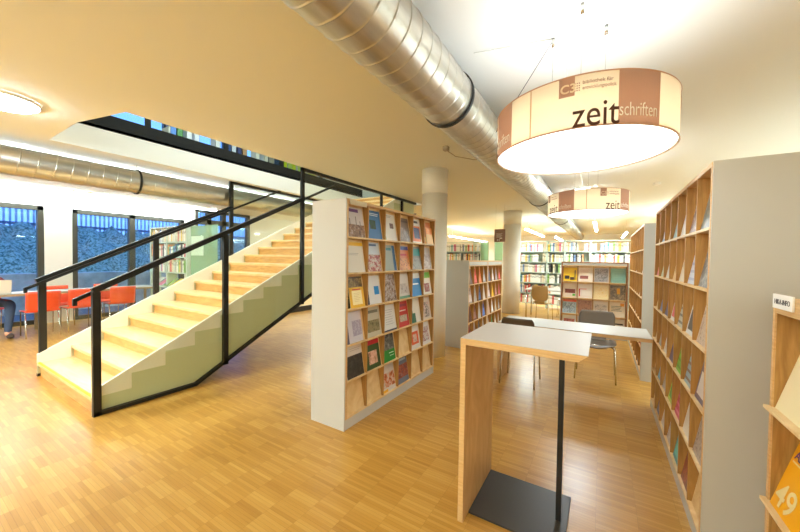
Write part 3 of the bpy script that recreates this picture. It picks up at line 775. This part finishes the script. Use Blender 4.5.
# laptop
lp = thing('laptop', 'open pale laptop standing on the window table', 'laptop', (-8.83, 1.16, .741))
MB().box(-.12, .12, -.17, .17, 0, .015, bev=.004).build('keyboard_base', mat('laptop_silver', (200, 200, 190), .4, .3), lp)
MB().box(-.004, .004, -.17, .17, 0, .235, bev=.003).build('screen_lid', mat('laptop_lid', (226, 220, 204), .4), lp, (.118, 0, .012), (0, R(10), 0))

# seated person, facing the camera side across the table
def person():
    t = thing('person', 'seated person in maroon sweater and blue jeans using a laptop', 'person', (-9.42, 1.13, 0), 0)
    J = {  # joints, +x is forward
     'pelvis': (0, 0, .585, .125), 'waist': (-.01, 0, .68, .12), 'chest': (.04, 0, .86, .135), 'neck0': (.07, 0, 1.0, .075), 'neck': (.10, 0, 1.07, .05),
     'head0': (.13, 0, 1.13, .07), 'head': (.15, 0, 1.20, .085), 'crown': (.15, 0, 1.27, .06),
     'lsh': (.06, .17, .95, .062), 'lel': (.18, .25, .74, .043), 'lwr': (.40, .14, .782, .03), 'lhd': (.47, .10, .782, .032),
     'rsh': (.06, -.17, .95, .062), 'rel': (.18, -.25, .74, .043), 'rwr': (.40, -.14, .782, .03), 'rhd': (.47, -.10, .782, .032),
     'lhip': (.05, .10, .55, .088), 'lkn': (.50, .22, .55, .078), 'lan': (.80, .14, .10, .046), 'lft': (.93, .12, .06, .036),
     'rhip': (.05, -.10, .55, .088), 'rkn': (.45, -.14, .52, .068), 'ran': (.40, -.12, .10, .042), 'rft': (.53, -.13, .06, .036)}
    E_ = [('pelvis','waist'),('waist','chest'),('chest','neck0'),('neck0','neck'),('neck','head0'),('head0','head'),('head','crown'),('chest','lsh'),('lsh','lel'),('lel','lwr'),('lwr','lhd'),
          ('chest','rsh'),('rsh','rel'),('rel','rwr'),('rwr','rhd'),('pelvis','lhip'),('lhip','lkn'),('lkn','lan'),('lan','lft'),('pelvis','rhip'),('rhip','rkn'),('rkn','ran'),('ran','rft')]
    V = [J[k][:3] for k in J]; R_ = [J[k][3] for k in J]; keys = list(J)
    Ed = [(keys.index(a), keys.index(b)) for a, b in E_]
    for hd, sgn in (('lhd', 1), ('rhd', -1)):   # fingers and thumb
        hx, hy, hz = J[hd][:3]
        for i, (dy, L) in enumerate(((-.03, .07), (-.01, .08), (.01, .075), (.03, .06))):
            b0 = len(V); V += [(hx+.02, hy+dy*.8, hz), (hx+.02+L*.55, hy+dy, hz+.006), (hx+.02+L, hy+dy, hz-.012)]; R_ += [.011, .0095, .008]
            Ed += [(keys.index(hd), b0), (b0, b0+1), (b0+1, b0+2)]
        b0 = len(V); V += [(hx-.01, hy-sgn*.035, hz), (hx+.03, hy-sgn*.055, hz-.004)]; R_ += [.012, .009]; Ed += [(keys.index(hd), b0), (b0, b0+1)]
    me = bpy.data.meshes.new('person_body'); me.from_pydata(V, Ed, []); me.update()
    o = bpy.data.objects.new('body', me); col.objects.link(o)
    md = o.modifiers.new('skin', 'SKIN'); 
    for i, sv in enumerate(me.skin_vertices[0].data): sv.radius = (R_[i], R_[i])
    me.skin_vertices[0].data[0].use_root = True
    sb = o.modifiers.new('sub', 'SUBSURF'); sb.levels = 2; sb.render_levels = 2
    dg = bpy.context.evaluated_depsgraph_get(); dg.update()
    m2 = bpy.data.meshes.new_from_object(o.evaluated_get(dg)); bpy.data.objects.remove(o)
    for mm in (mat('skin', (214, 160, 132), .55), mat('maroon_knit', (128, 62, 66), .85, bump=.3, bscale=300), mat('blue_denim', (58, 74, 100), .8, bump=.2, bscale=400)): m2.materials.append(mm)
    for f in m2.polygons:
        c = f.center; f.use_smooth = True
        if c.z > 1.03: k = 0
        elif c.x > .375 and c.z > .72 : k = 0
        elif c.z < .60: k = 2
        else: k = 1
        if c.z < .11: k = 0
        f.material_index = k
    q = bpy.data.objects.new('body', m2); col.objects.link(q); q.parent = t
    # face and hair
    def ell(name, c, r, m_, n=20):
        b = MB(); bmesh.ops.create_uvsphere(b.b, u_segments=n, v_segments=n//2+2, radius=1)
        bmesh.ops.scale(b.b, vec=r, verts=b.b.verts[:]); bmesh.ops.translate(b.b, vec=c, verts=b.b.verts[:])
        for f in b.b.faces: f.smooth = True
        return b.build(name, m_, t)
    sk = m2.materials[0]
    ell('hair', (.125, 0, 1.255), (.105, .098, .095), mat('brown_hair', (70, 46, 30), .6, bump=.6, bscale=200))
    ell('nose', (.245, 0, 1.195), (.018, .012, .018), sk, 10)
    for s_ in (-1, 1):
        ell('eye', (.226, .032*s_, 1.215), (.01, .012, .008), mat('eye_dark', (40, 30, 24), .2), 10)
        ell('ear', (.14, .088*s_, 1.195), (.018, .01, .028), sk, 10)
    ell('mouth', (.232, 0, 1.155), (.008, .022, .006), mat('lips', (168, 84, 76), .5), 10)
    for (x, y) in ((.90, .15), (.50, -.13)):
        ell('shoe', (x, y, .045), (.125, .045, .045), mat('brown_leather_shoe', (78, 62, 48), .5))
person()
pch = red_chair('orange red chair the person sits on', (-9.42, 1.13, 0), R(-90))

# ------------------------------------------------------------------ books
BK = {}
def book_mesh(c):
    if c in BK: return BK[c]
    m = MB(); cv = ink(c)
    m.box(-.5, .5, 0, 1, 0, .02, cv); m.box(-.5, .5, 0, .03, 0, 1, cv); m.box(-.5, -.44, 0, 1, 0, 1, cv); m.box(.44, .5, 0, 1, 0, 1, cv)
    m.box(-.44, .44, .03, .97, .02, .97, ink((240, 236, 224)))
    m.box(-.51, .51, -.01, .0, .62, .8, ink(tuple(max(0, v-45) for v in c)))
    BK[c] = m.mesh('book'); return BK[c]
PAL = [((244,242,234),'white',13), ((230,218,188),'cream',6), ((222,110,100),'red',2.4), ((240,170,120),'orange',2), ((240,206,90),'yellow',1.6), ((110,180,168),'teal',1.3),
       ((120,146,186),'blue',1.2), ((70,66,66),'black',1.2), ((150,190,110),'green',1.2), ((190,180,170),'grey',3), ((214,120,140),'pink',.8)]
def pick(pal=PAL):
    t = rnd.uniform(0, sum(p[2] for p in pal))
    for p in pal:
        t -= p[2]
        if t <= 0: return p
    return pal[0]
def book(x, y, z, rz, th, d, h, c, label, group, lean=0):
    o = bpy.data.objects.new('book', book_mesh(c)); col.objects.link(o)
    o.location = (x, y, z); o.scale = (th, d, h); o.rotation_euler = (0, lean, rz)
    return tag(o, label, 'book', group)
def bookcase(name, label, x0, x1, y, ups, rows, pitch, ztop, depth=.28, green=False):
    t = thing(name, label, 'bookcase', (x0, y, 0))
    for u in ups: B('upright', M['shelfsteel'], t, u-x0-.02, u-x0+.02, 0, depth, 0, ztop)
    for r in range(rows+1):
        z = ztop-.02-r*pitch
        if z > 0: B('shelf', M['shelfsteel'], t, 0, x1-x0, .0, depth, z-.012, z+.012)
    if 'open' not in label: B('back_sheet', M['shelfsteel'], t, 0, x1-x0, depth, depth+.01, .1, ztop-.3)
    return t
def fill(x0, x1, y, z, lab, th=(.03, .055), h=(.2, .26), gapp=.05, group=None):
    x = x0
    while x < x1-.03:
        if rnd.random() < gapp: x += rnd.uniform(.05, .15); continue
        w_ = rnd.uniform(*th)
        if x+w_ > x1: break
        c, nme, _ = pick()
        book(x+w_/2, y+.02, z, 0, w_*.97, .18, rnd.uniform(*h), c, 'book with %s spine on the %s' % (nme, lab), group or 'books on the %s' % lab)
        x += w_
BY = 10.73
ups = [-2.45, -1.43, -.95, -.3, .75]
bookcase('steel_bookcase', 'long grey green steel bookcase full of books at the back of the room', -2.45, .75, BY, ups, 6, .315, 2.04)
for r in range(6):
    z = 2.02-.315*(r+1)+.0125
    xa, xb = (-2.2, .72) if r < 2 else (-2.2, -1.0)
    for a, b in zip(ups, ups[1:]):
        lo, hi = max(a+.025, xa), min(b-.025, xb)
        if hi-lo > .05: fill(lo, hi, BY, z, '%s row of the long grey bookcase' % ORD[r], gapp=.03)
bookcase('steel_bookcase', 'grey steel bookcase seen over the low shelf, between the two columns', -4.9, -3.35, BY, [-4.9, -3.7, -3.35], 6, .315, 2.04)
for r in range(2):
    fill(-4.85, -3.4, BY, 2.02-.315*(r+1)+.0125, '%s row of the bookcase seen between the columns' % ORD[r], gapp=.03)
gx = [(-3.28, 10.2), (-2.95, 10.6), (-2.74, 11.1)]
for i, (x, y) in enumerate(gx):
    g = thing('bookcase_end', 'pale green glass end panel of a bookcase, %s from the brown sign' % ['third', 'second', 'first'][i], 'panel', (x, y, 0))
    B('glass_panel', M['greenglass'], g, 0, .24, 0, .02, .02, 2.0); B('panel_frame', M['shelfsteel'], g, -.02, 0, -.01, .03, 0, 2.02)
    m = rnd
# unit by the stairs
UX, UY = -9.25, 3.6
ub = bookcase('steel_bookcase', 'open steel bookcase with books and sloping magazine tray behind the stairs', UX, UX+1.68, UY, [UX, UX+.8, UX+1.68], 5, .34, 2.1, .22)
for r in range(3):
    fill(UX+.04, UX+1.64, UY, 2.08-.34*(r+1)+.0125, '%s row of the open bookcase behind the stairs' % ORD[r], gapp=.08, h=(.22, .31))
for k, (c, nme) in enumerate((((232,224,214),'white'), ((226,130,150),'pink'), ((150,190,60),'green'), ((240,210,80),'yellow'), ((90,110,90),'dark green'))):
    o = mag_mesh(.21, .28, .006, ink(c), lines(.1, .8, .8, 4, .1, tuple(int(v*.6) for v in c)))
    tag(o.build('magazine', None, None, (UX+.2+.3*k, UY-.02, .755), (-R(55), 0, 0)), '%s magazine on the sloping tray of the bookcase behind the stairs' % nme, 'magazine', 'magazines on the sloping tray')
gs = thing('glass_screen', 'green tinted glass screen with frosted square beside the bookcase behind the stairs', 'screen', (-7.42, 3.62, 0))
B('glass_panel', M['greenglass'], gs, 0, 1.0, 0, .012, .3, 2.06); B('frosted_square', mat('frosting', (206, 222, 206), .7), gs, 0.02, .5, -.003, -.001, 1.45, 1.85)
for x in (0, .98): B('stand', M['shelfsteel'], gs, x, x+.02, -.02, .03, 0, .32)

# ------------------------------------------------------------------ upstairs
ux = -7.4
ut = thing('gallery_bookcase', 'bookcase on the upper floor glimpsed through the stairwell opening', 'bookcase', (ux-.3, 3.2, UP))
B('case_side', M['wall'], ut, 0, .3, 0, .03, 0, .92); B('case_side', M['wall'], ut, 0, .3, 4.8, 4.83, 0, .92)
for z in (.0, .4, .74): B('shelf', M['wall'], ut, 0, .3, .03, 4.8, z, z+.02)
seq = [(3.3, (60,130,220), 'bright blue'), (3.42, (60,140,50), 'green'), (3.6, (236,236,240), 'white'), (3.75, (226,226,236), 'pale grey'), (4.2, (230,226,226), 'white'), (4.45, (50,80,140), 'navy'), (4.58, (210,214,226), 'pale blue'), (4.72, (60,70,120), 'dark blue'), (4.86, (190,150,110), 'tan'),
       (5.2, (226,224,210), 'cream'), (5.45, (214,212,196), 'beige'), (5.9, (30,40,24), 'black'), (6.05, (190,206,30), 'lime'), (6.35, (200,214,40), 'lime'), (6.7, (196,210,40), 'lime'), (7.1, (200,214,50), 'lime'), (7.5, (150,190,220), 'sky blue'), (7.75, (226,236,240), 'white')]
for y, c, nme in seq:
    book(ux-.03, y, UP+.7605, R(90), .11, .2, .32, c, '%s box file on the upper floor bookcase at the stairwell' % nme, 'box files on the upper floor')

# ------------------------------------------------------------------ lamps
def wrap_text(s_, size, a_deg, z, r, m, name, parent, bold=0, align='LEFT', sx=1, off=.003):
    q = text_mesh(s_, size, m, name, parent, (0, 0, 0), (0, 0, 0), bold, align)
    for v in q.data.vertices:
        x, y, dz = v.co.x*sx, v.co.y, v.co.z
        a = R(a_deg)+x/r
        rr = r+off+dz
        v.co = (rr*math.cos(a), rr*math.sin(a), z+y)
    q.scale = (1, 1, 1); return q
def drum(label, x, y, r, zb, zt, rot, anchors):
    t = thing('drum_lamp', label, 'lamp', (x, y, zb), 0, 'drum lamps over the aisle')
    H = zt-zb
    MB().lathe([(r, 0), (r, H), (r-.004, H), (r-.004, 0), (r, 0)], 128).build('shade', M['shade'], t)
    for z in (.002, H-.004):
        MB().lathe([(r+.0015, z-.002), (r+.0035, z), (r+.0015, z+.004)], 128).build('shade_rim', mat('rim_beige', (206, 160, 130), .6), t)
    MB().lathe([(0.001, .008), (r-.006, .008), (r-.006, .012), (0.001, .012)], 96).build('diffuser', M['diff'], t)
    inner = MB()
    for k in range(3):
        a = 2*math.pi*k/3+.4; inner.tube([(0, 0, H*.72), ((r-.005)*math.cos(a), (r-.005)*math.sin(a), H*.72)], .004, 6)
    inner.build('spider_frame', M['chrome'], t)
    MB().lathe([(r*.5, H*.30), (r*.74, H*.30), (r*.74, H*.30+.012), (r*.5, H*.30+.012), (r*.5, H*.30)], 64).build('ring_tube', M['lampup'], t)
    for k in range(4):
        a0 = rot+90*k
        def arc(b, z0, z1, aa, ab, off):
            n = 14
            ps = [(math.cos(R(aa+(ab-aa)*i/n))*(r+off), math.sin(R(aa+(ab-aa)*i/n))*(r+off)) for i in range(n+1)]
            for (p0, p1) in zip(ps, ps[1:]): b.poly([(p0[0], p0[1], z0), (p1[0], p1[1], z0), (p1[0], p1[1], z1), (p0[0], p0[1], z1)])
        b = MB(); arc(b, .003, H-.003, a0, a0+25, .0012); b.build('printed_panel', M['shadebrown'], t)
        b = MB(); arc(b, H*.62, H-.004, a0-31, a0-22.5, .0012); lg = b.build('logo_box', M['shadebrown'], t)
        wrap_text('C3', .052, a0-30.3, H*.69, r, M['shade'], 'logo_text', lg, .0012)
        b = MB()
        for i in range(3):
            for j in range(4): arc(b, H*.69+j*.010, H*.69+j*.010+.005, a0-21.8+i*1.1-.9, a0-21.8+i*1.1-.3, .002)
        b.build('logo_dots', M['shadebrown'], lg)
        wrap_text('bibliothek für', .021, a0-18.6, H*.80, r, M['shadebrown'], 'printed_text', t)
        wrap_text('entwicklungspolitik', .021, a0-18.6, H*.70, r, M['shadebrown'], 'printed_text', t, sx=.78)
        wrap_text('zeit', .155, a0-23.6, .004, r, M['shadedark'], 'printed_text', t, .0002, sx=.79)
        wrap_text('schriften', .080, a0+.3, .036, r, M['paper'], 'printed_text', t, -.0006, sx=.60)
    b = MB()
    b.poly([(math.cos(R(rot-49))*(r+.001), math.sin(R(rot-49))*(r+.001), 0.004), (math.cos(R(rot-48))*(r+.001), math.sin(R(rot-48))*(r+.001), 0.004),
            (math.cos(R(rot-48))*(r+.001), math.sin(R(rot-48))*(r+.001), H-.004), (math.cos(R(rot-49))*(r+.001), math.sin(R(rot-49))*(r+.001), H-.004)]); b.build('seam', mat('seam_beige', (226, 190, 150), .7), t)
    for k, (ax, ay) in enumerate(anchors):
        MB().lathe([(.009, CEIL-zb-.05), (.009, CEIL-zb-.001)], 16, close=True).build('ceiling_anchor', M['chrome'], t, (ax-x, ay-y, 0))
        MB().tube([(ax-x, ay-y, CEIL-zb-.04), (ax-x, ay-y, H*.72)], .0018, 6).build('suspension_wire', M['chrome'], t)
    # slack flex looping from the first anchor
    ax, ay = anchors[0]; p0 = Vector((ax-x, ay-y, CEIL-zb-.02)); p1 = Vector((0, 0, H*.72))
    pts = [p0.lerp(p1, i/12)+Vector((0, 0, .16*math.sin(math.pi*i/12)*(1-i/12))) for i in range(13)]
    MB().tube(pts, .0018, 6).build('flex_cord', M['paper'], t)
    return t
d1 = drum('large cream drum lamp nearest us, printed with zeitschriften', -.128, 2.038, .421, 2.02, 2.25, -66.5, [(-.282, 2.164), (-.119, 1.946), (-.014, 2.19)])
MB().tube([(-.154, .126, .74), (-.42, -.10, .17)], .0018, 6).build('flex_cord', M['clamp'], d1)
MB().tube([(-.154, .126, .748), (-.6, 0, .735)], .0015, 6).build('flex_cord', M['chrome'], d1)
drum('smaller looking second drum lamp further down the aisle', -.197, 4.966, .463, 2.057, 2.31, -39.5, [(-.35, 5.09), (-.18, 4.87), (-.08, 5.1)])

def disc_lamp(x, y, label, z=CEIL):
    t = thing('ceiling_lamp', label, 'lamp', (x, y, z), 0, 'round ceiling lamps')
    MB().lathe([(.232, -.001), (.232, -.03), (.222, -.03), (.222, .0)], 64).build('lamp_rim', M['paper'], t)
    MB().lathe([(.001, -.062), (.12, -.060), (.19, -.052), (.222, -.030), (.222, -.012), (.001, -.012)], 64).build('lamp_diffuser', M['bulb'], t)
    return t
disc_lamp(-4.40, .63, 'round white ceiling lamp on the plaster ceiling before the stairwell')
disc_lamp(-.33, 6.95, 'added round ceiling lamp hidden behind the second drum lamp, lighting the low shelf')  # added where the drum hides it, to light the shelves below
for (x, y) in ((-4.4, -2.4), (-7.6, -1.6)): disc_lamp(x, y, 'added unseen round ceiling lamp behind the viewpoint')  # unseen lamps added to brighten the room from behind the camera

def linear(x, y0, y1, z, label, name='linear_pendant_lamp', hang=True):
    t = thing(name, label, 'lamp', (x, y0, z), 0, 'linear pendant lamps')
    B('lamp_housing', M['paper'], t, -.035, .035, 0, y1-y0, .012, .05); B('lamp_tube', M['tube'], t, -.03, .03, .01, y1-y0-.01, -.02, .012)
    if hang:
        for q in (.3, y1-y0-.3): MB().tube([(0, q, .05), (0, q, CEIL-z-.0005)], .003, 6).build('suspension_wire', M['chrome'], t)
linear(-1.95, 10.2, 13.6, 2.36, 'linear fluorescent lamp hanging right beside the distant round column')
linear(-1.6, 14.2, 17, 2.36, 'linear fluorescent lamp hanging beyond the duct over the back bookcase')
linear(-.19, 9.4, 12.2, 2.4, 'linear fluorescent lamp hanging in line with the drum lamps')
linear(.62, 12.6, 15.2, 2.36, 'linear fluorescent lamp hanging over the end of the tall shelves')
linear(-5.2, 12.2, 17.2, 2.36, 'linear fluorescent lamp hanging beside the brown sign')
linear(-7.9, 7.2, 17.5, 2.5, 'long linear lamp lengthened to brighten the window side wall at the far end')  # stretched towards the stairs to brighten the dark wall there
def glow(t, x, y0, y1, up, down, c=(.78, .955, 1)):
    for pw, rx, dz in ((up, math.pi, .06), (down, 0, -.03)):
        if not pw: continue
        ld = bpy.data.lights.new('tube_light', 'AREA'); ld.shape = 'RECTANGLE'; ld.size = .12; ld.size_y = y1-y0; ld.energy = pw; ld.color = c
        o = bpy.data.objects.new('tube_light', ld); col.objects.link(o); o.parent = t; o.location = (0, (y1-y0)/2, dz); o.rotation_euler = (rx, 0, 0)
for i, (x, y0, y1, pu, pd) in enumerate(((-7.2, -3, -.8, 20, 22), (-4.2, -3, -.9, 18, 6), (-.7, -3, -1.2, 14, 20), (1.6, -3, -1.4, 3, 8), (2.2, 3.5, 7, 1, 12), (1.7, 9, 12, 10, 18))):  # extra pendants added outside the view to raise the room's brightness
    linear(x, y0, y1, 2.2, 'added linear pendant lamp hanging out of view to brighten the room')
    lt_ = [o for o in col.objects if o.name.startswith('linear_pendant_lamp')][-1]
    glow(lt_, x, y0, y1, pu, pd)
# strip lights along the window wall
def strip(x, y0, y1, z, label):
    t = thing('ceiling_strip_light', label, 'lamp', (x, y0, z), 0, 'strip lights along the window side')
    B('lamp_housing', M['paper'], t, -.04, .04, 0, y1-y0, .015, .04); B('lamp_tube', M['cove'], t, -.03, .03, .01, y1-y0-.01, -.012, .015)
strip(-9.45, -1.6, 5.3, CEIL-.0402, 'upper glowing strip light on the ceiling beside the windows')
strip(-9.75, -1.6, 4.7, 2.46, 'lower glowing strip light just above the window heads')
up = thing('cove_light', 'soft cove light lying hidden on top of the window side duct', 'lamp', (-6.28, -2.0, 2.67))
B('lamp_tube', M['cove'], up, -.02, .02, 0, 9.5, 0, .03)
# pendants added upstairs, out of view, to light the stairs and gallery
for (x, y) in ((-5.4, 1.5), (-5.4, 3.4), (-6.6, 13)):
    u_ = thing('added_pendant_lamp', 'added wide pendant lamp over the upper floor, out of view', 'lamp', (x+.6, y+1, 5.2), 0, 'added pendant lamps upstairs')
    MB().lathe([(.001, .2), (.1, .19), (.3, 0), (.29, 0), (.09, .18), (.001, .19)], 40).build('lamp_shade', M['paper'], u_); MB().tube([(0, 0, .19), (0, 0, .501)], .004, 6).build('suspension_wire', M['chrome'], u_)
    ld = bpy.data.lights.new('bulb_light', 'AREA'); ld.shape = 'DISK'; ld.size = .5; ld.energy = 48; ld.color = (.79, .955, 1)
    lo = bpy.data.objects.new('bulb_light', ld); col.objects.link(lo); lo.parent = u_; lo.location = (0, 0, -.01)
for x, y0, y1, z, pu, pd in ((-1.95, 10.2, 13.6, 2.36, 3, 40), (-.19, 9.4, 12.2, 2.4, 3, 45), (-5.2, 12.2, 17.2, 2.36, 8, 60), (-1.6, 14.2, 17, 2.36, 6, 30), (-7.9, 7.2, 17.5, 2.5, 12, 90)):
    t_ = [o for o in col.objects if o.name.startswith('linear_pendant_lamp') and abs(o.location.x-x) < .01 and abs(o.location.y-y0) < .01][0]
    glow(t_, x, y0, y1, pu, pd, (.82, .98, 1))
# brown sign, detectors
sg = thing('hanging_sign', 'brown rectangular sign hanging beside the distant round column', 'sign', (-2.12, 8.0, 1.87))
MB().box(-.13, .13, -.006, .006, 0, .31, bev=.002).build('sign_board', M['brown'], sg)
m = MB()
for k in range(5): m.box(-.08, .06-.02*(k % 2), -.0075, -.006, .2-k*.022, .206-k*.022)
m.box(.0, .06, -.0075, -.006, .08, .1).box(-.06, -.04, -.0075, -.006, .03, .07).box(-.02, 0, -.0075, -.006, .03, .07)
m.build('sign_print', M['paper'], sg)
for x in (-.1, .1): MB().tube([(x, 0, .31), (x, 0, .899)], .002, 6).build('suspension_wire', M['chrome'], sg)
sd = thing('smoke_detector', 'small white smoke detector on the ceiling over the tall shelves', 'detector', (.74, 6.98, CEIL))
MB().lathe([(.055, -.001), (.055, -.02), (.03, -.035), (.001, -.036)], 32).build('detector_body', M['paper'], sd)
jb = thing('ceiling_junction_box', 'small grey junction box on the ceiling beside the big duct', 'box', (-1.60, 3.6, CEIL))
MB().box(-.03, .03, -.03, .03, -.05, .001, bev=.004).build('box_body', mat('grey_plastic', (170, 160, 140), .5), jb)
MB().tube([(0, 0, -.04), (.08, .1, -.1), (.24, .3, -.11), (.46, .5, -.09)], .004, 6).build('cable', mat('grey_cable', (150, 130, 96), .6), jb)

# ------------------------------------------------------------------ dusk sky, camera, view
wd = bpy.data.worlds.new('dusk'); scene.world = wd; wd.use_nodes = True
bg = wd.node_tree.nodes['Background']; bg.inputs[0].default_value = lin((110, 155, 225)); bg.inputs[1].default_value = 1.6

cd = bpy.data.cameras.new('camera'); cam = bpy.data.objects.new('camera', cd); col.objects.link(cam)
yaw, pitch, roll, f = R(31.58), R(-1.3446), R(.794), 329.55
cd.sensor_width = 36; cd.lens = f/800*36; cd.clip_start = .05; cd.clip_end = 100
fwd = Vector((-math.sin(yaw)*math.cos(pitch), math.cos(yaw)*math.cos(pitch), math.sin(pitch)))
right = Vector((math.cos(yaw), math.sin(yaw), 0)); upv = right.cross(fwd)
r2 = right*math.cos(roll)+upv*math.sin(roll); u2 = -right*math.sin(roll)+upv*math.cos(roll)
mw = Matrix((r2, u2, -fwd)).transposed().to_4x4(); mw.translation = (0, 0, EYE)
cam.matrix_world = mw
scene.camera = cam
scene.view_settings.view_transform = 'Standard'; scene.view_settings.look = 'None'
scene.view_settings.exposure = 1.04; scene.view_settings.gamma = 1; scene.view_settings.use_curve_mapping = False
scene.cycles.use_denoising = True
scene.cycles.max_bounces = 8; scene.cycles.diffuse_bounces = 5; scene.cycles.transparent_max_bounces = 16
scene.cycles.caustics_reflective = False; scene.cycles.caustics_refractive = False; scene.cycles.sample_clamp_indirect = 6
